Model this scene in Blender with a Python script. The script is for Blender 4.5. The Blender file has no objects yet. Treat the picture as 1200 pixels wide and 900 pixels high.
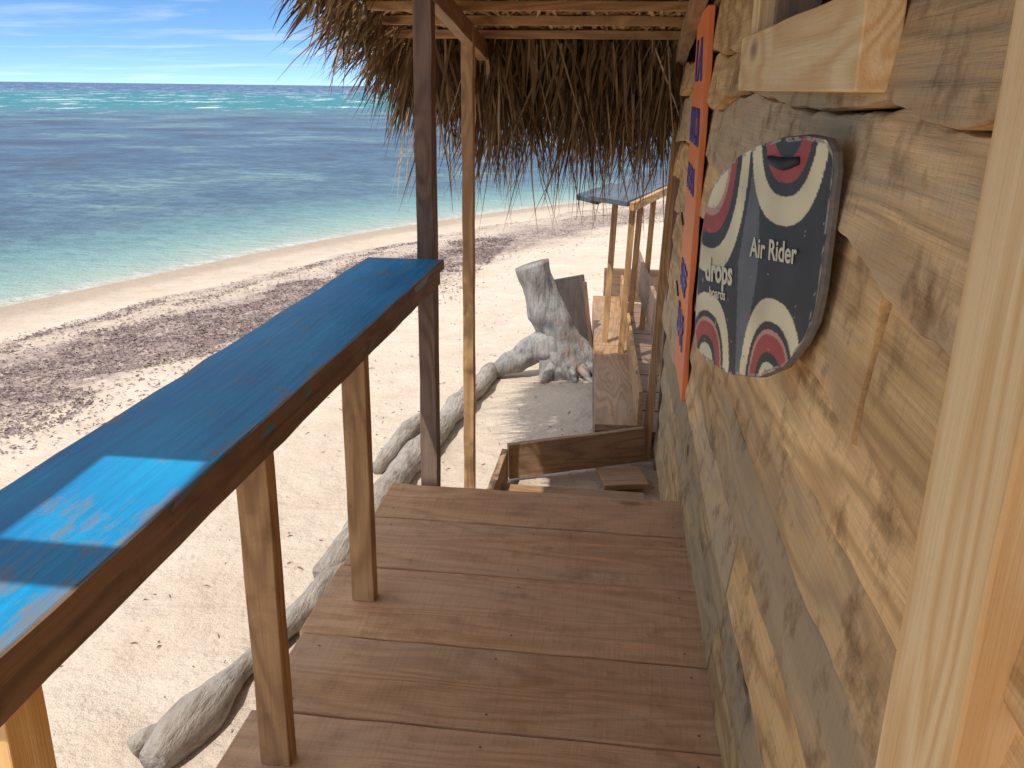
import bpy, math, random
from mathutils import Vector, Matrix, noise
random.seed(7)
R=random.random
def U(a,b): return a+(b-a)*R()
scene=bpy.context.scene
col=scene.collection
scene.view_settings.view_transform='Standard'
scene.view_settings.look='None'
scene.view_settings.exposure=0

# ---------------- node helpers
class NT:
    def __init__(s,tree):
        s.t=tree; s.n=tree.nodes; s.l=tree.links
    def node(s,typ,**kw):
        n=s.n.new(typ)
        for k,v in kw.items(): setattr(n,k,v)
        return n
    def set(s,sock,v):
        if isinstance(v,bpy.types.NodeSocket): s.l.new(v,sock)
        else: sock.default_value=v
    def math(s,op,a,b=0.0,c=None,clamp=False):
        n=s.node('ShaderNodeMath',operation=op); n.use_clamp=clamp
        s.set(n.inputs[0],a); s.set(n.inputs[1],b)
        if c is not None: s.set(n.inputs[2],c)
        return n.outputs[0]
    def vmath(s,op,a,b=(0,0,0)):
        n=s.node('ShaderNodeVectorMath',operation=op)
        s.set(n.inputs[0],a); s.set(n.inputs[1],b); return n.outputs[0]
    def noise(s,vec,scale,detail=3,rough=.5,dist=0):
        n=s.node('ShaderNodeTexNoise'); s.set(n.inputs['Vector'],vec)
        n.inputs['Scale'].default_value=scale; n.inputs['Detail'].default_value=detail
        n.inputs['Roughness'].default_value=rough; n.inputs['Distortion'].default_value=dist
        return n.outputs['Fac']
    def voro(s,vec,scale,feature='F1'):
        n=s.node('ShaderNodeTexVoronoi',feature=feature); s.set(n.inputs['Vector'],vec)
        n.inputs['Scale'].default_value=scale
        return n.outputs['Distance']
    def ramp(s,fac,stops,interp='LINEAR'):
        n=s.node('ShaderNodeValToRGB'); s.set(n.inputs[0],fac)
        cr=n.color_ramp; cr.interpolation=interp
        while len(cr.elements)<len(stops): cr.elements.new(0.5)
        for e,(p,c) in zip(cr.elements,stops):
            e.position=p; e.color=(c[0],c[1],c[2],1) if hasattr(c,'__len__') else (c,c,c,1)
        return n.outputs[0]
    def mix(s,fac,a,b,blend='MIX'):
        n=s.node('ShaderNodeMix',data_type='RGBA',blend_type=blend)
        s.set(n.inputs[0],fac)
        s.set(n.inputs[6],a if not isinstance(a,tuple) else (*a[:3],1))
        s.set(n.inputs[7],b if not isinstance(b,tuple) else (*b[:3],1))
        return n.outputs[2]
    def bump(s,h,strength=.3,dist=.01):
        n=s.node('ShaderNodeBump'); s.set(n.inputs['Height'],h)
        n.inputs['Strength'].default_value=strength; n.inputs['Distance'].default_value=dist
        return n.outputs[0]
    def maprange(s,v,a,b,c=0,d=1):
        n=s.node('ShaderNodeMapRange'); s.set(n.inputs[0],v)
        for i,x in enumerate((a,b,c,d)): n.inputs[i+1].default_value=x
        return n.outputs[0]
def newmat(name):
    m=bpy.data.materials.new(name); m.use_nodes=True
    t=NT(m.node_tree); b=m.node_tree.nodes['Principled BSDF']
    return m,t,b

def wood(name,light,mid,dark,grey=(.3,.27,.23),greyamt=.3,rings=9.,ringc=.6,rough=.65,knots=True,var=.35,spec=.3,stain=.5,bump=.5,kscale=1.,sx=.55,fineamt=.35,greyvar=0.,saw=0.):
    m,t,b=newmat(name)
    oi=t.node('ShaderNodeObjectInfo'); tc=t.node('ShaderNodeTexCoord')
    off=t.node('ShaderNodeCombineXYZ')
    rnd=oi.outputs['Random']
    t.set(off.inputs[0],t.math('MULTIPLY',rnd,53.)); t.set(off.inputs[1],t.math('MULTIPLY',rnd,31.)); t.set(off.inputs[2],t.math('MULTIPLY',rnd,17.))
    p=t.vmath('ADD',tc.outputs['Object'],off.outputs[0])
    pk=t.vmath('MULTIPLY',p,(1.6*kscale,4.2*kscale,4.2*kscale))
    kd=t.voro(pk,1.)
    kf=t.maprange(kd,.03,.32,1,0)
    p1=t.vmath('MULTIPLY',p,(sx,4.,4.))
    n1=t.noise(p1,1.3,2,.45,.3)
    n1=t.math('ADD',n1,t.math('MULTIPLY',kf,.10 if knots else 0.))
    ring=t.math('SINE',t.math('MULTIPLY',n1,rings*12))
    ring=t.math('MULTIPLY_ADD',ring,.5,.5)
    ring=t.math('POWER',ring,1.6)
    p2=t.vmath('MULTIPLY',p,(4.,150.,150.))
    fine=t.noise(p2,1.,3,.65)
    p3=t.vmath('MULTIPLY',p,(.8,3.,3.))
    big=t.noise(p3,1.7,3,.6)
    c=t.mix(t.ramp(big,[(.3,0.),(.7,1.)]),mid,light)
    c=t.mix(t.math('MULTIPLY',ring,ringc),c,dark)
    c=t.mix(t.math('MULTIPLY',t.ramp(fine,[(.38,0.),(.68,1.)]),fineamt),c,dark)
    if greyamt>0:
        gn=t.noise(p3,.9,5,.7)
        if greyvar: gn=t.math('ADD',gn,t.math('MULTIPLY_ADD',t.math('FRACT',t.math('MULTIPLY',rnd,7.31)),greyvar,-greyvar*.5))
        gf=t.math('MULTIPLY',t.ramp(gn,[(.42,0.),(.62,1.)]),greyamt)
        c=t.mix(gf,c,grey)
    dn=t.noise(p,9.,5,.7)
    c=t.mix(t.math('MULTIPLY',t.ramp(dn,[(.52,0.),(.75,1.)]),stain),c,tuple(x*.5 for x in dark))
    if knots:
        c=t.mix(t.ramp(kd,[(.0,1.),(.05,.8),(.10,0.)]),c,tuple(x*.4 for x in dark))
    h=t.math('ADD',t.math('MULTIPLY',fine,.6),t.math('MULTIPLY',ring,-.3))
    h=t.math('ADD',h,t.math('MULTIPLY',dn,.6))
    if saw:
        sn=t.noise(t.vmath('MULTIPLY',p,(90.,5.,5.)),1.,3,.6,.4)
        h=t.math('ADD',h,t.math('MULTIPLY',sn,saw))
        c=t.mix(t.math('MULTIPLY',t.ramp(sn,[(.5,0.),(.7,1.)]),.22*saw),c,dark)
    v=t.math('MULTIPLY_ADD',rnd,var,1-var*.5)
    hsv=t.node('ShaderNodeHueSaturation'); t.set(hsv.inputs['Color'],c); t.set(hsv.inputs['Value'],v)
    t.set(b.inputs['Base Color'],hsv.outputs[0])
    b.inputs['Roughness'].default_value=rough
    b.inputs['Specular IOR Level'].default_value=spec
    t.set(b.inputs['Normal'],t.bump(h,bump,.005))
    return m
def simple(name,c,rough=.6,nscale=30,amt=.2,metal=0):
    m,t,b=newmat(name); tc=t.node('ShaderNodeTexCoord')
    n=t.noise(tc.outputs['Object'],nscale,5,.6)
    t.set(b.inputs['Base Color'],t.mix(t.math('MULTIPLY',n,amt*2),tuple(c),tuple(x*.5 for x in c)))
    b.inputs['Roughness'].default_value=rough; b.inputs['Metallic'].default_value=metal
    t.set(b.inputs['Normal'],t.bump(n,.2,.003))
    return m
M={}
M['deck']=wood('deck_wood',(.80,.49,.265),(.67,.39,.205),(.37,.185,.085),grey=(.66,.47,.32),greyamt=.4,ringc=.38,rings=6,rough=.7,var=.24,stain=.42,kscale=.8,spec=.18,saw=.6,bump=.6)
M['wall']=wood('siding_wood',(.88,.58,.26),(.70,.43,.18),(.32,.17,.065),grey=(.44,.345,.22),greyamt=.75,rings=5,ringc=.50,rough=.85,var=.40,stain=.95,bump=1.,spec=.10,greyvar=.34,saw=.6,kscale=1.1)
M['pine']=wood('pine_wood',(.93,.69,.36),(.90,.63,.30),(.70,.38,.12),greyamt=.0,rings=7,ringc=.6,rough=.6,knots=True,var=.04,stain=.10,kscale=.7,sx=.25,fineamt=.25)
M['post']=wood('post_wood',(.46,.28,.15),(.34,.20,.10),(.18,.095,.045),greyamt=.3,rings=6,ringc=.5,var=.3)
M['dark']=wood('dark_post_wood',(.32,.195,.12),(.23,.14,.085),(.12,.065,.045),greyamt=.2,rings=6,var=.2)
M['leg']=wood('leg_wood',(.60,.36,.16),(.48,.275,.115),(.27,.14,.06),greyamt=.1,rings=7,var=.15)
M['slate']=wood('weathered_blue_wood',(.10,.14,.19),(.07,.10,.14),(.04,.05,.07),greyamt=.4,grey=(.16,.17,.19),var=.1)
M['greyboard']=wood('grey_board_wood',(.15,.12,.10),(.10,.08,.068),(.06,.045,.04),greyamt=.5,grey=(.14,.13,.12),var=.1)
M['black']=simple('black_wire',(.02,.02,.02))
M['void']=simple('gap_shade_black',(.018,.014,.011),.9)  # near-black colour standing in for shade between the siding boards

m,t,b=newmat('blue_paint_wood'); tc=t.node('ShaderNodeTexCoord'); p=tc.outputs['Object']
g=t.noise(t.vmath('MULTIPLY',p,(2.,60.,60.)),1.,4,.6)
big=t.noise(t.vmath('MULTIPLY',p,(1.,3.,3.)),2.2,5,.6)
wear=t.noise(t.vmath('MULTIPLY',p,(3.,8.,8.)),2.6,8,.72)
c=t.mix(t.ramp(big,[(.3,0.),(.7,1.)]),(.0,.19,.47),(.004,.33,.66))
c=t.mix(t.math('MULTIPLY',t.ramp(g,[(.4,0.),(.7,1.)]),.35),c,(.0,.11,.30))
sy=t.node('ShaderNodeSeparateXYZ'); t.set(sy.inputs[0],p)
ed=t.maprange(t.math('ABSOLUTE',sy.outputs[1]),.125,.155,0,.15)
en=t.maprange(sy.outputs[0],2.25,2.66,0,.08)
en2=t.maprange(sy.outputs[0],1.0,.0,0,.05)
ww=t.math('ADD',t.math('ADD',wear,ed),t.math('ADD',en,en2))
c=t.mix(t.ramp(ww,[(.57,0.),(.65,.4),(.75,.75)]),c,(.25,.18,.11))
t.set(b.inputs['Base Color'],c); b.inputs['Roughness'].default_value=.45; b.inputs['Specular IOR Level'].default_value=.2
t.set(b.inputs['Normal'],t.bump(t.math('ADD',g,wear),.4,.003))
M['blue']=m

def drift(name,lo,hi,red=False):
    m,t,b=newmat(name); tc=t.node('ShaderNodeTexCoord'); p=tc.outputs['Object']
    n=t.noise(p,5.,6,.65); f=t.noise(t.vmath('MULTIPLY',p,(50.,7.,50.) if not red else (38.,38.,5.)),1.,5,.65)
    c=t.mix(t.ramp(n,[(.35,0.),(.65,1.)]),lo,hi)
    c=t.mix(t.math('MULTIPLY',t.ramp(f,[(.46,0.),(.7,1.)]),.75),c,(.12,.10,.085))
    c=t.mix(t.ramp(t.noise(p,2.5,4,.6),[(.5,0.),(.7,.5)]),c,(.27,.21,.15))
    if red: c=t.mix(t.ramp(t.noise(p,7.,3,.5),[(.62,0.),(.68,.4)]),c,(.45,.16,.11))
    t.set(b.inputs['Base Color'],c); b.inputs['Roughness'].default_value=.85; b.inputs['Specular IOR Level'].default_value=.2
    t.set(b.inputs['Normal'],t.bump(t.math('ADD',n,f),.9,.02))
    return m
M['drift']=drift('driftwood',(.30,.26,.22),(.46,.41,.36))
M['stump']=drift('driftwood_silver',(.24,.23,.215),(.40,.39,.37),True)

m,t,b=newmat('palm_thatch')
at=t.node('ShaderNodeAttribute',attribute_name='tone')
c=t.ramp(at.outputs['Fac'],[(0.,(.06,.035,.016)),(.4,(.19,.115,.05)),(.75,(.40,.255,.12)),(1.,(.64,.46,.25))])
t.set(b.inputs['Base Color'],c); b.inputs['Roughness'].default_value=.75; b.inputs['Specular IOR Level'].default_value=.25
M['thatch']=m

# ---------------- geometry helpers
def empty(name):
    o=bpy.data.objects.new(name,None); col.objects.link(o); o.empty_display_size=.2; return o
def meshobj(name,verts,faces,mat,parent=None,smooth=False,matrix=None):
    me=bpy.data.meshes.new(name); me.from_pydata(verts,[],faces); me.update()
    if mat: me.materials.append(mat)
    if smooth:
        me.polygons.foreach_set('use_smooth',[True]*len(me.polygons))
    o=bpy.data.objects.new(name,me); col.objects.link(o)
    if matrix is not None: o.matrix_world=matrix
    if parent: o.parent=parent
    return o
seedc=[0]
def beam(name,p0,p1,w,h,mat,parent=None,up=(0,0,1),wob=.0015,edge=0.0,bev=.003,seg=None,roll=0,taper=1.0):
    seedc[0]+=1; sd=seedc[0]*7.13
    p0=Vector(p0);p1=Vector(p1); d=p1-p0; L=d.length; x=d.normalized()
    upv=Vector(up); y=upv.cross(x)
    if y.length<1e-4: y=Vector((0,1,0)).cross(x)
    y.normalize(); z=x.cross(y)
    mat4=Matrix((x,y,z)).transposed().to_4x4(); mat4.translation=p0
    if roll: mat4=mat4@Matrix.Rotation(roll,4,'X')
    n=seg or max(2,int(L/.12))
    vs=[];fs=[]
    for i in range(n+1):
        s=i/n; xx=L*s; k=1+(taper-1)*s
        for j,(a,c) in enumerate(((-1,-1),(1,-1),(1,1),(-1,1))):
            e1=noise.noise(Vector((xx*6,sd+j*3.1,0)))*wob
            e2=noise.noise(Vector((xx*6,sd+j*5.7,9)))*wob
            ee=noise.noise(Vector((xx*2.2,sd+(0 if c<0 else 50),4)))*edge
            vs.append((xx,a*w*k/2+e1,c*h*k/2+e2+ee))
    for i in range(n):
        a=i*4;b_=a+4
        for j in range(4):
            k=(j+1)%4
            fs.append((a+j,b_+j,b_+k,a+k)[::-1])
    fs.append((0,1,2,3)[::-1]); e=n*4; fs.append((e,e+1,e+2,e+3))
    o=meshobj(name,vs,fs,mat,parent,matrix=mat4)
    if bev:
        bm=o.modifiers.new('b','BEVEL'); bm.width=bev; bm.segments=2; bm.limit_method='ANGLE'; bm.angle_limit=math.radians(50)
    return o
def tube(name,pts,rad,mat,parent=None,seg=20,amp=.12,fine=1.,sd=0,flute=None):
    P=[Vector(p) for p in pts]; N=[];RR=[]
    sub=8
    for i in range(len(P)-1):
        a=P[max(i-1,0)];b_=P[i];c=P[i+1];d=P[min(i+2,len(P)-1)]
        for k in range(sub):
            t_=k/sub
            N.append(.5*((2*b_)+(c-a)*t_+(2*a-5*b_+4*c-d)*t_*t_+(-a+3*b_-3*c+d)*t_**3))
            RR.append(rad[i]+(rad[i+1]-rad[i])*t_)
    N.append(P[-1]);RR.append(rad[-1])
    vs=[];fs=[];ref=Vector((0.13,.21,1)).normalized()
    if flute: ref=Vector((0,1,0.1)).normalized()
    for i,p in enumerate(N):
        d=(N[min(i+1,len(N)-1)]-N[max(i-1,0)]).normalized()
        x=ref.cross(d)
        if x.length<.2: x=Vector((1,0,0)).cross(d)
        x.normalize(); y=d.cross(x)
        for k in range(seg):
            a=2*math.pi*k/seg
            dr=x*math.cos(a)+y*math.sin(a)
            q=p+dr*RR[i]
            f=1+amp*noise.noise(q*4*fine+Vector((sd,0,0)))*1.6+amp*.5*noise.noise(q*14*fine+Vector((sd,3,0)))
            if flute: f*=flute(a,i/(len(N)-1))
            vs.append(p+dr*RR[i]*f)
    for i in range(len(N)-1):
        for k in range(seg):
            k2=(k+1)%seg
            fs.append((i*seg+k,i*seg+k2,(i+1)*seg+k2,(i+1)*seg+k))
    c0=len(vs); vs.append(N[0]-(N[1]-N[0]).normalized()*RR[0]*.15)
    c1=len(vs); vs.append(N[-1]+(N[-1]-N[-2]).normalized()*RR[-1]*(.15 if not flute else -.1))
    e=(len(N)-1)*seg
    for k in range(seg):
        k2=(k+1)%seg
        fs.append((c0,k2,k)); fs.append((c1,e+k,e+k2))
    return meshobj(name,vs,fs,mat,parent,smooth=True)

# ---------------- camera
H=1.6
th=math.radians(7.2);ph=math.radians(18.3);ro=.0126
F=Vector((-math.sin(th)*math.cos(ph),math.cos(th)*math.cos(ph),-math.sin(ph)))
R0=Vector((math.cos(th),math.sin(th),0)); U0=R0.cross(F)
Rv=(R0+U0*ro).normalized(); Uv=(U0-R0*ro).normalized()
cam=bpy.data.cameras.new('camera'); co=bpy.data.objects.new('camera',cam); col.objects.link(co)
mm=Matrix((Rv,Uv,-F)).transposed().to_4x4(); mm.translation=Vector((0,0,H)); co.matrix_world=mm
cam.sensor_width=36; cam.lens=31.5; cam.clip_start=.02; cam.clip_end=30000
scene.camera=co

# ---------------- light
S=Vector((-.33,-.48,1)).normalized()
el=math.asin(S.z); rot=math.atan2(S.x,S.y)
sl=bpy.data.lights.new('sun','SUN'); so=bpy.data.objects.new('sun',sl); col.objects.link(so)
sl.energy=4.1; sl.angle=math.radians(.5); sl.color=(1,.955,.88)
so.rotation_euler=(-S).to_track_quat('-Z','Y').to_euler(); so.location=(0,0,10)
w=bpy.data.worlds.new('World'); scene.world=w; w.use_nodes=True
t=NT(w.node_tree); bg=w.node_tree.nodes['Background']
tc=t.node('ShaderNodeTexCoord')
sx=t.node('ShaderNodeSeparateXYZ'); t.set(sx.inputs[0],tc.outputs['Generated'])
cx=t.node('ShaderNodeCombineXYZ'); t.set(cx.inputs[0],sx.outputs[0]); t.set(cx.inputs[1],sx.outputs[1])
t.set(cx.inputs[2],t.math('MULTIPLY_ADD',sx.outputs[2],3.0,.13))
sky=t.node('ShaderNodeTexSky'); sky.sky_type='NISHITA'; sky.sun_disc=False
sky.sun_elevation=el; sky.sun_rotation=rot; sky.dust_density=.1; sky.ozone_density=1.6
t.set(sky.inputs['Vector'],t.vmath('NORMALIZE',cx.outputs[0]))
hs=t.node('ShaderNodeHueSaturation'); t.set(hs.inputs['Color'],sky.outputs[0]); hs.inputs['Saturation'].default_value=1.22; hs.inputs['Value'].default_value=1.5
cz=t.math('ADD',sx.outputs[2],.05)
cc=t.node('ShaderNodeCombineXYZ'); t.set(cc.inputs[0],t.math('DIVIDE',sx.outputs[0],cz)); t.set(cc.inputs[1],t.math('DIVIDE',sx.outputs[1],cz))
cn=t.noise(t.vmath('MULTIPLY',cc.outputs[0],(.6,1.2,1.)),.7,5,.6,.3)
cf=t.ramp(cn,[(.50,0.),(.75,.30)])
hi=t.math('MULTIPLY',t.maprange(sx.outputs[2],.16,.40,0,1),t.math('MULTIPLY_ADD',cn,.6,.40))  # bright cloud haze added to the unseen upper sky to lift ambient light
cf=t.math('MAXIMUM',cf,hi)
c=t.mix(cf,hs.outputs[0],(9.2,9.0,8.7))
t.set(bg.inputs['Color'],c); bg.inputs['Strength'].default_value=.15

# ---------------- shoreline distance
SH=[(-120,-150),(-40,-50),(-17,-9),(-11.4,3),(-8.35,10.8),(-5.8,17.8),(-1.3,24.9),(6,31),(20,38),(60,50),(250,90),(1500,300),(8000,1500)]
SH=[Vector(p) for p in SH]
for _ in range(2):
    Q=[SH[0]]
    for a,b_ in zip(SH[:-1],SH[1:]): Q+= [a*.75+b_*.25,a*.25+b_*.75]
    Q.append(SH[-1]); SH=Q
SEG=[(a.x,a.y,(b_-a).x,(b_-a).y,(b_-a).dot(b_-a)) for a,b_ in zip(SH[:-1],SH[1:])]
def shore(x,y):
    best=1e18; sg=1
    for ax,ay,dx,dy,dd in SEG:
        px=x-ax;py=y-ay
        t_=(px*dx+py*dy)/dd
        t_=0 if t_<0 else 1 if t_>1 else t_
        rx=px-dx*t_;ry=py-dy*t_; l=rx*rx+ry*ry
        if l<best: best=l; sg= 1 if (dx*ry-dy*rx)<0 else -1
    return sg*math.sqrt(best)
def ground(x,y,d=None):
    if d is None: d=shore(x,y)
    if d<0: z=-1.3+max(-2.5,.1*d)
    else:
        z=-1.3+.082*min(d,9.8)
        z+= .035*noise.noise(Vector((x*.9,y*.9,0)))*min(1,d/2)+.018*noise.noise(Vector((x*4,y*4,3)))*min(1,d/2)
    return z
def axis(lo,hi,c,step,g):
    out=[c];s=step
    x=c
    while x<hi: x+=s; out.append(min(x,hi)); s*=g
    x=c;s=step
    while x>lo: x-=s; out.append(max(x,lo)); s*=g
    return sorted(set(out))
def sheet(name,xs,ys,zf,mat):
    vs=[];at=[]
    for y in ys:
        for x in xs:
            d=shore(x,y); at.append(d); vs.append((x,y,zf(x,y,d)))
    nx=len(xs)
    fs=[(j*nx+i,j*nx+i+1,(j+1)*nx+i+1,(j+1)*nx+i) for j in range(len(ys)-1) for i in range(nx-1)]
    o=meshobj(name,vs,fs,mat,smooth=True)
    a=o.data.attributes.new('shore','FLOAT','POINT'); a.data.foreach_set('value',at)
    return o
m,t,b=newmat('beach_sand'); at=t.node('ShaderNodeAttribute',attribute_name='shore')
ge=t.node('ShaderNodeNewGeometry'); p=ge.outputs['Position']; d=at.outputs['Fac']
gr=t.noise(p,160.,2,.7); n2=t.noise(p,2.2,5,.6); n3=t.noise(p,.5,3,.6)
c=t.mix(t.ramp(n2,[(.3,0.),(.7,1.)]),(.55,.445,.345),(.64,.54,.435))
c=t.mix(t.ramp(gr,[(.35,.35),(.5,.0)]),c,(.30,.22,.16))
debris=t.noise(p,38.,4,.7)
c=t.mix(t.ramp(debris,[(.63,0.),(.70,.6)]),c,(.27,.19,.13))
wd=t.math('ADD',d,t.math('MULTIPLY_ADD',n3,1.2,-.6))
c=t.mix(t.ramp(t.maprange(wd,0,3,0,1),[(0.,1.),(.22,.85),(.35,.4),(.8,0.)]),c,(.36,.285,.215))
wcol=t.noise(p,.8,5,.65)
sd=t.math('ADD',d,t.math('MULTIPLY_ADD',wcol,2.0,-1.0))
band=t.ramp(t.maprange(sd,2.0,6.0,0,1),[(0.,0.),(.07,.6),(.14,.25),(.24,.35),(.33,.8),(.70,.85),(.80,.2),(.9,0.)])
wn=t.ramp(t.noise(p,9.,6,.8),[(.36,0.25),(.54,1.)])
c=t.mix(t.math('MULTIPLY',band,wn),c,t.mix(gr,(.13,.09,.088),(.29,.21,.195)))
t.set(b.inputs['Base Color'],c); b.inputs['Roughness'].default_value=.9; b.inputs['Specular IOR Level'].default_value=.15
foot=t.voro(p,3.2,'SMOOTH_F1')
h=t.math('ADD',t.math('MULTIPLY',t.noise(p,5.,4,.55),.06),t.math('MULTIPLY',foot,.04))
h=t.math('ADD',h,t.math('MULTIPLY',gr,.005))
h=t.math('ADD',h,t.math('MULTIPLY',t.noise(p,28.,3,.6),.011))
t.set(b.inputs['Normal'],t.bump(h,1.,1.))
xs=axis(-60,2500,-2.,.13,1.05); ys=axis(-60,3000,6.,.13,1.05)
sheet('sand_beach',xs,ys,lambda x,y,d:ground(x,y,d),m)

# sea
m,t,b=newmat('sea_water'); at=t.node('ShaderNodeAttribute',attribute_name='shore')
ge=t.node('ShaderNodeNewGeometry'); p=ge.outputs['Position']
d=t.math('MULTIPLY',at.outputs['Fac'],-1.)
pn=t.noise(p,.05,4,.6)
dd=t.math('MULTIPLY',d,t.math('MULTIPLY_ADD',pn,1.0,.5))
lg=t.math('DIVIDE',t.math('LOGARITHM',t.math('MAXIMUM',t.math('ADD',dd,1.),1.),10.),3.2)
c=t.ramp(lg,[(0.,(.48,.42,.32)),(.05,(.34,.39,.31)),(.13,(.23,.35,.30)),(.20,(.15,.26,.25)),(.26,(.10,.17,.20)),(.45,(.08,.14,.20)),(.56,(.09,.165,.22)),(.615,(.07,.22,.24)),(.65,(.0,.24,.22)),(.78,(.0,.18,.21)),(.84,(.002,.07,.17)),(1.,(.002,.035,.14))])
pn2=t.noise(p,.13,6,.65)
zone=t.ramp(lg,[(.22,0.),(.30,1.),(.58,1.),(.62,0.)])
c=t.mix(t.math('MULTIPLY',t.math('MULTIPLY',t.ramp(pn2,[(.51,0.),(.59,1.)]),zone),.75),c,(.21,.33,.29))
c=t.mix(t.math('MULTIPLY',t.math('MULTIPLY',t.ramp(pn2,[(.39,1.),(.47,0.)]),zone),.85),c,(.055,.06,.065))
rp=t.ramp(t.noise(t.vmath('MULTIPLY',p,(1.,1.6,1.)),1.8,6,.75),[(.42,0.),(.58,1.)])
c=t.mix(t.math('MULTIPLY',t.math('MULTIPLY',rp,t.ramp(lg,[(.1,.1),(.3,1.)])),.65),c,(.03,.055,.10))
rp2=t.ramp(t.noise(t.vmath('MULTIPLY',p,(.25,.5,1.)),1.1,6,.75),[(.45,0.),(.60,1.)])
c=t.mix(t.math('MULTIPLY',t.math('MULTIPLY',rp2,zone),.45),c,(.02,.045,.09))
cap=t.noise(t.vmath('MULTIPLY',p,(.10,.035,1.)),1.6,6,.8)
cz=t.ramp(lg,[(.585,0.),(.63,1.)])
foam=t.math('MULTIPLY',t.ramp(cap,[(.570,0.),(.60,1.)]),cz)
edge=t.math('MULTIPLY',t.ramp(t.maprange(t.math('ADD',d,t.math('MULTIPLY_ADD',t.noise(p,1.3,4,.6),1.,-.5)),0.,.9,0,1),[(0.,.0),(.12,.7),(.5,.1),(1.,0.)]),t.ramp(t.noise(p,6.,5,.7),[(.45,0.),(.65,.6)]))
foam=t.math('MAXIMUM',foam,edge)
c=t.mix(foam,c,(.85,.87,.87))
t.set(b.inputs['Base Color'],c); b.inputs['Roughness'].default_value=.3; b.inputs['IOR'].default_value=1.33
b.inputs['Specular IOR Level'].default_value=.25
h=t.math('ADD',t.math('MULTIPLY',t.noise(t.vmath('MULTIPLY',p,(1.,1.5,1.)),2.2,5,.65),.20),t.math('MULTIPLY',t.noise(p,.5,3,.5),.3))
t.set(b.inputs['Normal'],t.bump(h,1.,1.))
xs=axis(-9000,9000,-8.,.6,1.11); ys=axis(-300,9000,15.,.6,1.11)
sheet('sea',xs,ys,lambda x,y,d:-1.3,m)

# seaweed flakes
vs=[];fs=[]
cnt=0
while cnt<42000:
    y=U(2,34); x=U(-12,4)
    if cnt%4: y=U(4,16); x=U(-9,-2)
    d=shore(x,y)
    if d<2.1 or d>6.2: continue
    nb=noise.noise(Vector((x*.8,y*.8,5)))*1.1
    dd=d+nb
    pr=.8 if 3.2<dd<5.0 else (.6 if 2.2<dd<2.5 else .12)
    if noise.noise(Vector((x*2.5,y*2.5,1)))<-.1: pr*=.4
    if R()>pr: continue
    cnt+=1
    z=ground(x,y,d)+U(.0,.014)
    a=U(0,6.28); L=U(.01,.045); wd=U(.003,.007)
    dx,dy=math.cos(a)*L,math.sin(a)*L; px,py=-math.sin(a)*wd,math.cos(a)*wd
    i=len(vs)
    vs+=[(x-px,y-py,z),(x+px,y+py,z+.003),(x+dx+px,y+dy+py,z+U(0,.016)),(x+dx-px,y+dy-py,z+U(-.004,.008))]
    fs.append((i,i+1,i+2,i+3))
m,t,b=newmat('dry_seaweed'); tc=t.node('ShaderNodeTexCoord')
t.set(b.inputs['Base Color'],t.ramp(t.noise(tc.outputs['Object'],12.,3,.7),[(.35,(.10,.07,.07)),(.55,(.21,.15,.14)),(.75,(.36,.28,.25))]))
b.inputs['Roughness'].default_value=.85
meshobj('seaweed',vs,fs,m)
vs=[];fs=[]
for _ in range(1200):
    y=U(1,12); x=U(-5.5,.3)
    z=ground(x,y)+.004
    a=U(0,6.28); L=U(.006,.04)*(2.2 if R()<.08 else 1); wd=U(.0015,.004)
    dx,dy=math.cos(a)*L,math.sin(a)*L; px,py=-math.sin(a)*wd,math.cos(a)*wd
    i=len(vs); vs+=[(x-px,y-py,z),(x+px,y+py,z),(x+dx,y+dy,z+.004),(x+dx*.5,y+dy*.5,z+.009)]
    fs+=[(i,i+1,i+3),(i+1,i+2,i+3),(i+2,i,i+3)]
meshobj('twig_litter',vs,fs,simple('twig',(.22,.14,.09)))

# ---------------- deck
deck=empty('wooden_deck')
seams=[3.40,3.08,2.70,2.28,1.92,1.55,1.17,.80,.42,.05,-.35,-.75,-1.15,-1.5]
for i,(a,b_) in enumerate(zip(seams[:-1],seams[1:])):
    y=(a+b_)/2
    xr=.345-.0235*(y-1.92)
    sk=U(-.004,.004)
    beam('board_%d'%i,(-.935+U(-.010,.010),y-sk,-.02+U(-.002,.002)),(xr,y+sk,-.02),(a-b_)-.009,.04,M['deck'],deck,wob=.004,bev=.004)
nm=simple('nail_head',(.06,.05,.045),.5)
vs=[];fs=[]
for a,b_ in zip(seams[:6],seams[1:7]):
    for x in (-.86,-.3,.24):
        for y in (a-.06,b_+.06):
            if R()<.25: continue
            xx=x+U(-.02,.02); yy=y+U(-.015,.015); i=len(vs); r=.0038
            for k in range(8): vs.append((xx+r*math.cos(k*.785),yy+r*math.sin(k*.785),.0025))
            fs.append(tuple(range(i,i+8)))
meshobj('nails',vs,fs,nm,deck)
for x in (-.86,-.3,.24):
    beam('joist',(x,-1.5,-.105),(x,3.36,-.105),.06,.12,M['post'],deck)
for x in (-.84,.24):
    for y in (3.28,1.6,0,-1.4):
        beam('foot',(x,y,-.9),(x,y,-.17),.09,.09,M['post'],deck)

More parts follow.
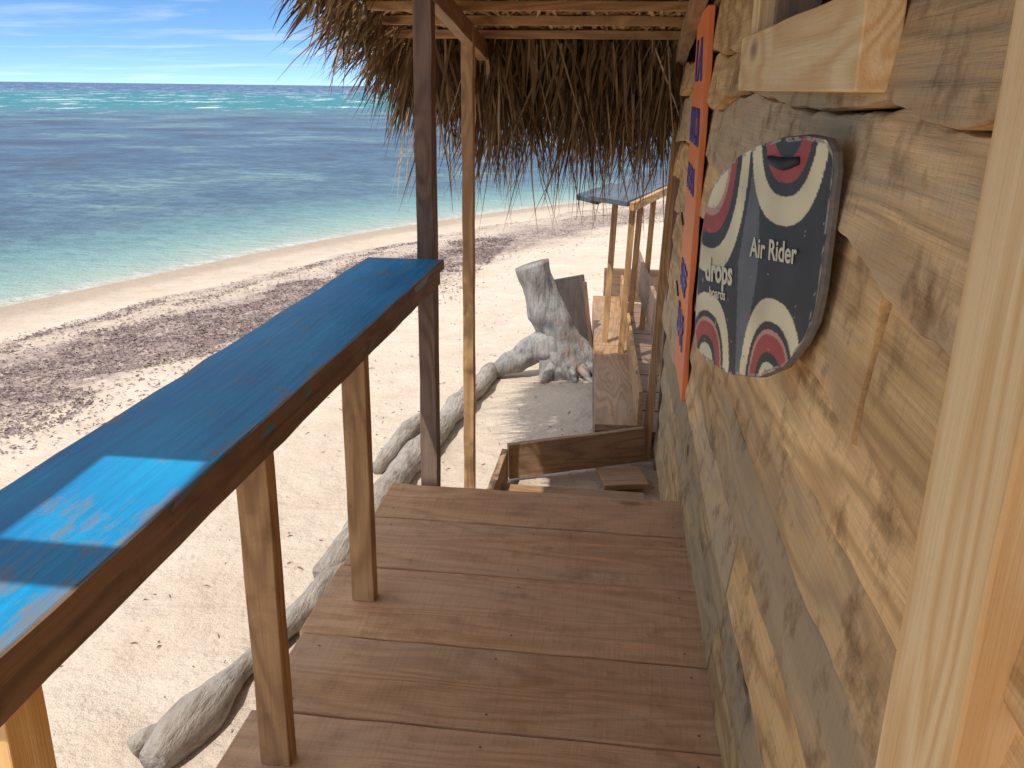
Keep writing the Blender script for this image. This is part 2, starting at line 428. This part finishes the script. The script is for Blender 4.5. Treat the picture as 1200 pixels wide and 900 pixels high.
# ---------------- counter
ct=empty('bar_counter')
beam('top',(-.87,.80,.932),(-.872,3.465,.932),.31,.036,M['blue'],ct,wob=.005,bev=.005)
beam('apron',(-.742,.80,.882),(-.744,3.45,.882),.03,.06,M['dark'],ct,wob=.003)
beam('edge_strip',(-.7165,.80,.931),(-.7185,3.466,.931),.006,.036,M['dark'],ct,wob=.002,bev=.001)
beam('apron_outer',(-1.0,.80,.882),(-1.0,3.45,.882),.03,.06,M['dark'],ct,wob=.003)
for y,wy in ((.90,.08),(1.745,.05),(2.50,.05)):
    beam('leg',(-.795,y,-.0),(-.795,y,.913),wy,.075,M['leg'] if y>1 else M['pine'],ct,up=(1,0,0),wob=.003)
    beam('bracket',(-.83,y,.90),(-.99,y,.90),.05,.03,M['leg'],ct)

# ---------------- hut
hut=empty('wooden_hut')
def wx(y): return .345-.0235*(y-1.92)
def rz(y): return 1.91-.134*(y-3.62)
zs=[-.62,-.40,-.17,.02,.22,.40,.61,.80,.985,1.15,1.36,1.58,1.74,1.95,2.14,2.33,2.52]
def wallboard(y0,y1,z0,z1,ri,th=.028):
    tilt=.020
    n=max(4,int((y1-y0)/.035)); sd=R()*100
    L=y1-y0; hgt=z1-z0
    o=Vector((wx(y0),y0,z0)); x=(Vector((wx(y1),y1,z0))-o).normalized(); z=Vector((0,0,1)); yv=z.cross(x)
    mt=Matrix((x,yv,z)).transposed().to_4x4(); mt.translation=o
    vs=[];fs=[];off=U(-.007,.009)
    K=[(0,.70),(.015,.97),(.045,1.05),(.3,1.04),(.6,1.),(.88,1.),(.95,.95),(.985,.80),(1,.5)]
    def E(row,Y):
        return noise.noise(Vector((Y*.9,row*9.3,0)))*.075+noise.noise(Vector((Y*3.3,row*9.3,2)))*.026+abs(noise.noise(Vector((Y*7,row*9.3,5))))*.012
    for i in range(n+1):
        xx=L*i/n; Y=y0+xx
        gap=max(.003,.008+.018*noise.noise(Vector((Y*2.5,sd,7))))
        eb=E(ri,Y)+noise.noise(Vector((Y*25,sd,0)))*.003+gap*.5
        et=E(ri+1,Y)+noise.noise(Vector((Y*25,sd+30,0)))*.003-gap*.5
        row=[(xx,-.03,eb)]
        warp=noise.noise(Vector((xx*1.5,sd,1)))*.007
        for (k,g) in K:
            zz=eb+(hgt+et-eb)*k
            yy=off+th*g*.85+warp+noise.noise(Vector((xx*3,sd,k*2)))*.004+noise.noise(Vector((xx*14,sd,k*9)))*.0015+tilt*(1-k)
            row.append((xx,yy,zz))
        row.append((xx,-.03,hgt+et))
        vs+=row
    m_=len(K)+2
    for i in range(n):
        for j in range(m_-1):
            a=i*m_+j; fs.append((a,a+1,a+m_+1,a+m_))
    fs.append(tuple(range(m_))[::-1]); e=n*m_; fs.append(tuple(e+j for j in range(m_)))
    ob=meshobj('siding_board',vs,fs,M['wall'],hut,True,matrix=mt)
    ob.modifiers.new('e','EDGE_SPLIT').split_angle=math.radians(35)
for i,(a,b_) in enumerate(zip(zs[:-1],zs[1:])):
    ymax=5.0
    if rz(5.0)+.05<b_: ymax=min(5.0,3.62+(1.91-b_+.07)/.134)
    if a>=1.7 and b_<2.4:
        segs=[(-1.5,1.30),(2.32,ymax)]
    else:
        j=[1.9,3.1,.9,2.5,1.4][i%5]+U(-.3,.3); segs=[(-1.5,j),(j+.008,ymax)] if i%3!=1 else [(-1.5,ymax)]
    for (y0,y1) in segs:
        if y1-y0>.15: wallboard(y0,y1,a,b_,i)
beam('gap_shade_lining',(.425,-1.5,.50),(.345,5.0,.50),.02,2.2,M['void'],hut)  # dark sheet behind the boards, paints the gaps as shade
beam('back_wall',(2.9,-1.5,.8),(2.9,5.0,.8),.05,2.8,M['wall'],hut)
beam('end_wall',(.34,4.97,.6),(2.9,4.97,.6),.05,2.3,M['wall'],hut)
beam('end_wall_near',(.42,-1.5,.9),(2.9,-1.5,.9),.05,3.0,M['wall'],hut)
beam('interior_floor',(.45,1.7,-.05),(2.9,1.7,-.05),6.5,.05,M['dark'],hut)
beam('window_sill',(.297,1.225,1.662),(.283,2.44,1.662),.05,.125,M['pine'],hut,wob=.002)
beam('window_jamb',(.300,2.36,1.728),(.300,2.36,2.02),.12,.05,M['pine'],hut,up=(1,0,0))
beam('window_jamb_inner',(.36,2.28,1.70),(.36,2.28,2.1),.03,.10,M['post'],hut,up=(1,0,0))
beam('window_jamb_near',(.305,1.27,1.728),(.305,1.27,2.2),.08,.05,M['pine'],hut,up=(1,0,0))
beam('door_post',(.335,.775,-.0),(.355,.775,2.45),.175,.075,M['pine'],hut,up=(1,0,0),wob=.002,bev=.004)
beam('corner_post',(.165,5.03,-.8),(.25,5.03,1.80),.05,.05,M['leg'],hut,up=(1,0,0))
beam('corner_post_inner',(.235,4.9,-.8),(.255,4.9,1.80),.05,.03,M['dark'],hut,up=(1,0,0))
beam('porch_post',(-.80,3.53,-.9),(-.795,3.53,2.0),.08,.07,M['dark'],hut,up=(1,0,0),wob=.006)
beam('porch_post',(-.77,4.35,-.9),(-.775,4.35,1.84),.055,.055,M['leg'],hut,up=(1,0,0),wob=.004)
beam('porch_post',(-.80,-.5,-.9),(-.795,-.5,2.45),.08,.07,M['dark'],hut,up=(1,0,0))
YN=-.6
for x in (-.775,.22,1.4,2.7):
    beam('rafter',(x,YN,rz(YN)+.02),(x,5.35,rz(5.35)+.02),.05,.085,M['post'],hut,wob=.004)
ys_=[5.1,4.72,4.42,4.12,3.82,3.5,3.15,2.7,2.2,1.7,1.2,.28,-.5]
for y in ys_:
    beam('purlin',(-1.2+U(-.08,.05),y,rz(y)+.09+U(-.006,.006)),(2.95,y+U(-.04,.04),rz(y)+.09),.045,.04,M['leg'],hut,wob=.006)

vs=[];fs=[];tone=[]
def leaf(p,d,L,wd,tn,droop=.5,side=None):
    p=Vector(p); d=Vector(d).normalized()
    s=side or Vector((U(-1,1),U(-1,1),U(-.3,.3)))
    s=(s-d*s.dot(d))
    if s.length<.01: s=Vector((1,0,0))
    s.normalize(); n=3; i0=len(vs); q=p.copy()
    for k in range(n+1):
        f=k/n
        ww=wd*(.55+.9*f if f<.4 else (1-f)*1.5+.04)
        vs.append(q-s*ww/2); vs.append(q+s*ww/2); tone.extend([tn,tn])
        d=(d+Vector((0,0,-droop/n))+Vector((U(-1,1),U(-1,1),0))*.14).normalized()
        q=q+d*L/n
    for k in range(n):
        a=i0+k*2; fs.append((a,a+1,a+3,a+2))
def frond(p,d,n,L,wd,spread,tn,droop=.6):
    d=Vector(d).normalized()
    for _ in range(n):
        dd=d+Vector((U(-1,1),U(-1,1),U(-.6,.6)))*spread
        pp=Vector(p)+Vector((U(-.05,.05),U(-.05,.05),U(-.03,.03)))
        leaf(pp,dd,L*U(.6,1.15),wd*U(.5,1.2),max(0,min(1,tn+U(-.3,.3))),droop)
holes=[(-1.43,-1.22,.34,.70),(-1.40,-1.22,-.12,.24)]
xg=[-1.80,-1.43,-1.40,-1.22,-.9,-.5,0,.5,1.2,2.0,3.05]; yg=[-.7,-.5,-.12,.24,.34,.70,1.2,1.8,2.4,3.,3.6,4.2,4.8,5.25]
def slabcell(x0,x1,y0,y1,lo,hi):
    i=len(vs)
    for zz in (lo,hi):
        vs.extend([Vector((x0,y0,rz(y0)+zz)),Vector((x1,y0,rz(y0)+zz)),Vector((x1,y1,rz(y1)+zz)),Vector((x0,y1,rz(y1)+zz))])
    tone.extend([.45]*8)
    for f in ((0,3,2,1),(4,5,6,7),(0,1,5,4),(1,2,6,5),(2,3,7,6),(3,0,4,7)): fs.append(tuple(i+k for k in f))
for a,b_ in zip(xg[:-1],xg[1:]):
    for c_,e_ in zip(yg[:-1],yg[1:]):
        mx,my=(a+b_)/2,(c_+e_)/2
        if any(h[0]<mx<h[1] and h[2]<my<h[3] for h in holes): continue
        if a==-1.80 and my>2.4: continue  # outer strip kept out of view, added to keep sun off the deck
        if a<-1.25 and my>3.0: continue
        slabcell(a,b_,c_,e_,.125+U(0,.002),.17+U(0,.004))
for _ in range(500):
    x=U(-1.2,3.0); y=U(-.5,5.2)
    if x<-1.0 and y<1.0: continue
    frond((x,y,rz(y)+.19+U(0,.04)),(U(-.4,.4),.9,-.05),4,.5,.03,.25,U(.5,1),.12)
for _ in range(1000):
    x=U(-1.2,.3); y=U(2.2,5.0)
    leaf((x,y,rz(y)+.118),(U(-.5,.5),1,-.13),U(.2,.45),.025,U(.3,1),.05,Vector((1,0,0)))
for k in range(950):
    x=U(-1.32,.42); row=R()
    y=4.80+.70*row
    z=rz(y)+.10+U(-.04,.05)
    L=U(.34,.80)*(1.0 if x>-1.0 else .75)
    if noise.noise(Vector((x*5,3,1)))<-.12: L*=.66
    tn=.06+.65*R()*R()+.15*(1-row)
    frond((x,y,z),(U(-.35,.3)+(-.4 if x<-1.1 else 0),U(-.05,.5),-1.0),5,L,.022,.38,tn,.5)
for k in range(150):
    x=U(-1.25,.3); y=U(5.1,5.5)
    leaf((x,y,rz(y)),(U(-.5,.4),U(0,.3),-1),U(.6,.96),.014,U(.3,.95),.2)
for k in range(160):
    y=U(3.4,5.4); x=-1.23+U(-.08,.1)
    L=U(.16,.44)*(1 if y>4.1 else .65)
    frond((x,y,rz(y)+.10+U(-.03,.06)),(-.8,U(-.3,.6),U(-1.1,.0)),5,L,.018,.45,U(.1,.7),.6)
for k in range(14):
    y=U(2.9,3.3)
    frond((-1.43,y,rz(y)+.12),(-1,U(-.2,.5),-.25),4,U(.15,.3),.016,.35,U(.2,.6),.4)
for k in range(50):
    y=U(4.2,5.4); frond((-1.25,y,rz(y)+.1),(-1,U(0,.5),U(-.3,.1)),3,U(.3,.55),.015,.35,U(.2,.6),.5)
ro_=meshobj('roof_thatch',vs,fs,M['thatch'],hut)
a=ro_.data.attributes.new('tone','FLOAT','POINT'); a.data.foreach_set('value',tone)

# ---------------- wakeboard
wk=empty('wakeboard')
P0=Vector((.312,1.40,0));P1=Vector((.165,1.85,0)); W=(P1-P0).length; sdir=(P1-P0).normalized()
bot=[(0,1.31),(.008,1.26),(.03,1.22),(.08,1.165),(.16,1.122),(.28,1.09),(.40,1.083),(.45,1.095),(.468,1.13),(W,1.19)]
top=[(0,1.49),(.008,1.515),(.03,1.532),(.09,1.535),(.17,1.527),(.25,1.51),(.33,1.485),(.39,1.455),(.43,1.425),(.46,1.38),(W,1.32)]
def ip(tab,x):
    for (a,b_),(c_,d_) in zip(tab[:-1],tab[1:]):
        if x<=c_: return b_+(d_-b_)*(x-a)/max(1e-6,c_-a)
    return tab[-1][1]
nrm=Vector((-sdir.y,sdir.x,0)); 
if nrm.x>0: nrm=-nrm
CV=.003
def art(s,z):
    cream=(.72,.62,.36);red=(.40,.085,.065);dk=(.06,.058,.052);grey=(.15,.15,.14);pink=(.55,.30,.22)
    c=dk if abs(s-.245)>.010+.03*(1-abs(z-1.3)/.2) else grey
    for (cx_,cz_,rx,rz_,kind) in ((.145,1.570,.128,.180,0),(.44,1.50,.165,.245,2),(.40,1.060,.116,.158,1),(.128,1.095,.110,.172,1)):
        r=(abs((s-cx_)/rx)**2.4+abs((z-cz_)/rz_)**2.4)**(1/2.4)
        if r<1:
            if kind==0: c= dk if r<.40 else red if r<.62 else dk if r<.74 else cream
            elif kind==2: c= cream if r<.48 else pink if r<.54 else red if r<.68 else dk if r<.80 else cream
            else: c= cream if r<.36 else dk if r<.46 else red if r<.64 else pink if r<.69 else dk if r<.77 else cream
    return c
nx,nz=150,200
vs=[];fs=[];cols=[]
for i in range(nx+1):
    s=W*i/nx; s=min(s,W); b0=ip(bot,s);t0=ip(top,s)
    for j in range(nz+1):
        z=b0+(t0-b0)*j/nz
        q=P0+sdir*s+nrm*(.018+CV*math.sin(math.pi*s/W)); vs.append((q.x,q.y,z))
        k=noise.noise(Vector((s*40,z*40,1)))+noise.noise(Vector((s*160,z*160,5)))*.6
        c=art(s+noise.noise(Vector((s*300,z*300,2)))*.0006,z)
        edge_=min(s,W-s,t0-z,z-b0)
        if k>.80 or (edge_<.006 and k>-.1): c=(.34,.30,.22)
        f=1+.25*noise.noise(Vector((s*15,z*15,8)))
        cols.append((c[0]*f,c[1]*f,c[2]*f,1))
for i in range(nx):
    for j in range(nz):
        a=i*(nz+1)+j; fs.append((a,a+1,a+nz+2,a+nz+1))
m,t,b=newmat('wakeboard_graphic'); at=t.node('ShaderNodeAttribute',attribute_name='Col')
t.set(b.inputs['Base Color'],at.outputs['Color']); b.inputs['Roughness'].default_value=.55; b.inputs['Specular IOR Level'].default_value=.25
tc=t.node('ShaderNodeTexCoord'); t.set(b.inputs['Normal'],t.bump(t.noise(tc.outputs['Object'],60.,5,.6),.15,.002))
fo=meshobj('board_face',vs,fs,m,wk,smooth=True)
ca=fo.data.color_attributes.new('Col','FLOAT_COLOR','POINT'); ca.data.foreach_set('color',[x for c in cols for x in c])
vs=[];fs=[]
S_=[0]+[W*i/60 for i in range(1,61)]
loop=[(s,ip(bot,s)) for s in S_]+[(s,ip(top,s)) for s in S_[::-1]]
cxm,czm=W/2,1.3
for (o_,sc) in [(.0175,1.0),(.012,1.010),(.004,1.010),(-.001,.98)]:
    for (s,z) in loop:
        s2=cxm+(s-cxm)*sc; z2=czm+(z-czm)*sc
        q=P0+sdir*s2+nrm*(o_+CV*math.sin(math.pi*max(0,min(1,s/W)))); vs.append((q.x,q.y,z2))
n=len(loop)
for k in range(3):
    for i in range(n): fs.append((k*n+i,k*n+(i+1)%n,(k+1)*n+(i+1)%n,(k+1)*n+i))
fs.append(tuple(range(3*n,4*n))); 
meshobj('board_rim',vs,fs,simple('rim_foam',(.34,.31,.26),.6,60,.95),wk)
def text(body,center,size,xd,nd,mat,parent,sx=1.,ext=.0004,name='lettering',tilt=0.,bold=.018):
    cu=bpy.data.curves.new(name,'FONT'); cu.body=body; cu.size=size; cu.align_x='CENTER'; cu.align_y='CENTER'; cu.extrude=ext; cu.offset=size*bold
    o=bpy.data.objects.new(name,cu); col.objects.link(o); cu.materials.append(mat)
    z=Vector(nd).normalized(); x=Vector(xd); x=(x-z*x.dot(z)).normalized(); y=z.cross(x)
    mt=Matrix((x,y,z)).transposed().to_4x4()
    mt=mt@Matrix.Rotation(tilt,4,'Z')@Matrix.Diagonal((sx,1,1,1)); mt.translation=Vector(center); o.matrix_world=mt; o.parent=parent; return o
cream=simple('cream_lettering',(.74,.66,.44),.5)
def bp(s,z,o=.0195): q=P0+sdir*s+nrm*(o+CV*math.sin(math.pi*s/W)); return (q.x,q.y,z)
text('Air Rider',bp(.155,1.345,.0205),.048,-sdir,nrm,cream,wk,sx=.92,tilt=.10,ext=.0002)
text('drops',bp(.365,1.268,.0205),.062,-sdir,nrm,cream,wk,sx=.88,tilt=.12,bold=.03,ext=.0002)
text('boards',bp(.363,1.226,.0205),.028,-sdir,nrm,cream,wk,tilt=.12,ext=.0002)
tube('grip_slot',[bp(.10,1.497),bp(.15,1.488),bp(.20,1.492)],[.006,.011,.006],M['black'],wk,seg=10,amp=0)
beam('spacer_block',(.30,1.62,1.28),(.232,1.665,1.30),.06,.05,M['post'],wk)

# ---------------- orange sign
sg=empty('painted_sign')
om,t,b=newmat('orange_paint'); tc=t.node('ShaderNodeTexCoord'); n=t.noise(tc.outputs['Object'],8.,7,.7)
t.set(b.inputs['Base Color'],t.mix(t.ramp(n,[(.48,0.),(.78,.7)]),(.88,.24,.06),(.60,.32,.18))); b.inputs['Roughness'].default_value=.6
beam('panel',(.252,3.70,.43),(.252,3.70,1.88),.60,.022,om,sg,up=(1,0,0),wob=.007,seg=14)
bl=simple('blue_lettering',(.14,.12,.42),.5,8,.5)
for body,z,sz,sxx in (('LA',1.70,.22,1.4),('BOCA',1.46,.19,.95),('DE LA',1.26,.14,1.1),('SURF',.86,.16,1.05),('BAR',.66,.18,1.2)):
    text(body,(.2375,3.70,z),sz,(0,-1,0),(-1,0,0),bl,sg,sx=sxx,ext=.002,bold=.01)
for z in (.74,1.05):
    beam('wire_tie',(.235,3.93,z),(.235,4.10,z+.03),.008,.008,M['black'],sg)

# ---------------- driftwood
def gz(x,y,r=0): return ground(x,y)+r
dl=tube('driftwood_log',[(-1.43,2.18,gz(-1.43,2.18,.04)),(-1.38,2.42,gz(-1.38,2.42,.045)),(-1.33,2.8,gz(-1.3,2.8,.04)),(-1.25,3.2,gz(-1.3,3.2,.045)),(-1.19,3.62,gz(-1.2,3.62,.05))],[.05,.066,.048,.052,.055],M['drift'],amp=.36,sd=3,seg=28)
stub=tube('branch_stub',[(-1.40,2.38,gz(-1.4,2.4,.04)),(-1.48,2.30,gz(-1.47,2.3,.05)),(-1.53,2.24,gz(-1.52,2.2,.045))],[.045,.04,.03],M['drift'],dl,amp=.3,sd=8)
tube('driftwood_log.001',[(-1.26,3.4,gz(-1.26,3.4,.06)),(-1.21,4.1,gz(-1.2,4.1,.07)),(-1.19,4.9,gz(-1.17,4.9,.06)),(-1.12,5.7,gz(-1.1,5.7,.07)),(-1.04,6.75,gz(-1.02,6.75,.07))],[.068,.078,.085,.08,.07],M['drift'],amp=.32,sd=17,seg=28)
tube('driftwood_log.002',[(-1.40,4.75,gz(-1.4,4.75,.04)),(-1.36,5.3,gz(-1.36,5.3,.06)),(-1.27,5.75,gz(-1.27,5.75,.05))],[.05,.06,.045],M['drift'],amp=.3,sd=27)
st=empty('driftwood_stump')
bx,by=-.50,6.85; g0=gz(bx,by)
def fl(a,f):
    k=max(0,1-f*1.9)**1.5
    return 1+k*(.55*max(0,math.sin(a*3+.6))**1.5+.35*max(0,math.sin(a*5+2.))**2+.25*noise.noise(Vector((a*3,f*4,2))))-.10*abs(math.sin(a*4+f*3))*(1-k)
tube('trunk',[(bx+.08,by,g0-.05),(bx+.07,by,g0+.10),(bx+.0,by,g0+.30),(bx-.12,by+.02,g0+.55),(bx-.24,by+.04,g0+.88)],[.24,.21,.16,.135,.14],M['stump'],st,seg=56,amp=.22,sd=5,flute=fl)
tube('limb',[(bx-.0,by-.03,g0+.26),(bx-.20,by-.04,g0+.20),(bx-.38,by-.06,g0+.10),(bx-.50,by-.08,g0+.0)],[.13,.115,.09,.06],M['stump'],st,seg=24,amp=.35,sd=44)
for (dx,dy,r) in ((.30,-.10,.035),(.22,-.22,.03),(.10,-.30,.028),(-.14,-.26,.03)):
    tube('root',[(bx+.06+dx*.4,by+dy*.4,g0+.13),(bx+.06+dx*.8,by+dy*.8,g0+.07),(bx+.06+dx*1.15,by+dy*1.1,g0-.03)],[r*1.8,r,r*.5],M['stump'],st,seg=12,amp=.4,sd=dx*30)
pn_=empty('leaning_panel')
beam('board',(-.35,7.15,g0+.08),(-.47,7.22,g0+.72),.28,.035,M['greyboard'],pn_,up=(0.35,-1,.1))
beam('edge_batten',(-.235,7.085,g0+.06),(-.325,7.17,g0+.70),.025,.05,M['dark'],pn_,up=(0.35,-1,.1))

# ---------------- open step box
sp=empty('wooden_step_box')
beam('far_board',(-.60,4.62,-.40),(.16,4.93,-.37),.035,.21,M['post'],sp,wob=.004)
beam('side_board',(-.62,3.95,-.42),(-.615,4.60,-.41),.035,.19,M['post'],sp,wob=.004)
beam('inner_plank',(-.58,4.30,-.46),(.16,4.30,-.46),.24,.03,M['post'],sp)
beam('inner_plank',(-.08,4.56,-.445),(.16,4.62,-.445),.24,.03,M['post'],sp)
beam('tread',(-.58,3.75,-.33),(.2,3.75,-.33),.28,.035,M['post'],sp)

# ---------------- walkway beyond + far counter
wwk=empty('wooden_walkway')
beam('plank',(-.01,4.98,-.30),(-.085,6.7,-.30),.25,.04,M['post'],wwk,wob=.004)
beam('plank',(-.088,6.72,-.30),(-.17,8.45,-.30),.25,.04,M['post'],wwk,wob=.004)
beam('kerb_board',(.125,4.98,-.20),(-.03,8.45,-.20),.025,.26,M['leg'],wwk,wob=.004)
beam('side_skirt',(-.12,5.0,-.42),(-.28,8.4,-.42),.03,.20,M['dark'],wwk)
for i in range(9):
    y=5.25+i*.38
    beam('cross_plank',(.13-.04*(y-5),y,-.36),(.75,y,-.36),.36,.03,M['dark'],wwk)
beam('end_board',(-.20,8.5,-.18),(.75,8.5,-.18),.03,.32,M['dark'],wwk)
beam('inner_rail_board',(.30,5.1,.05),(.10,8.4,.05),.03,.30,M['dark'],wwk)
fc=empty('bar_counter')
beam('top',(-.15,6.45,.85),(.36,8.15,.90),.30,.035,M['slate'],fc,wob=.012,roll=.10)
beam('top_board',(-.30,6.55,.84),(-.08,7.35,.855),.17,.03,M['slate'],fc,wob=.012,roll=.16)
beam('front_beam',(.02,6.42,.815),(.46,7.9,.855),.035,.06,M['leg'],fc)
for (x,y,x2) in ((-.01,6.5,.03),(.04,6.95,.09),(.16,7.5,.2),(-.14,6.8,-.10)):
    beam('leg',(x,y,-.5),(x2,y,.82),.045,.045,M['leg'],fc,up=(1,0,0))
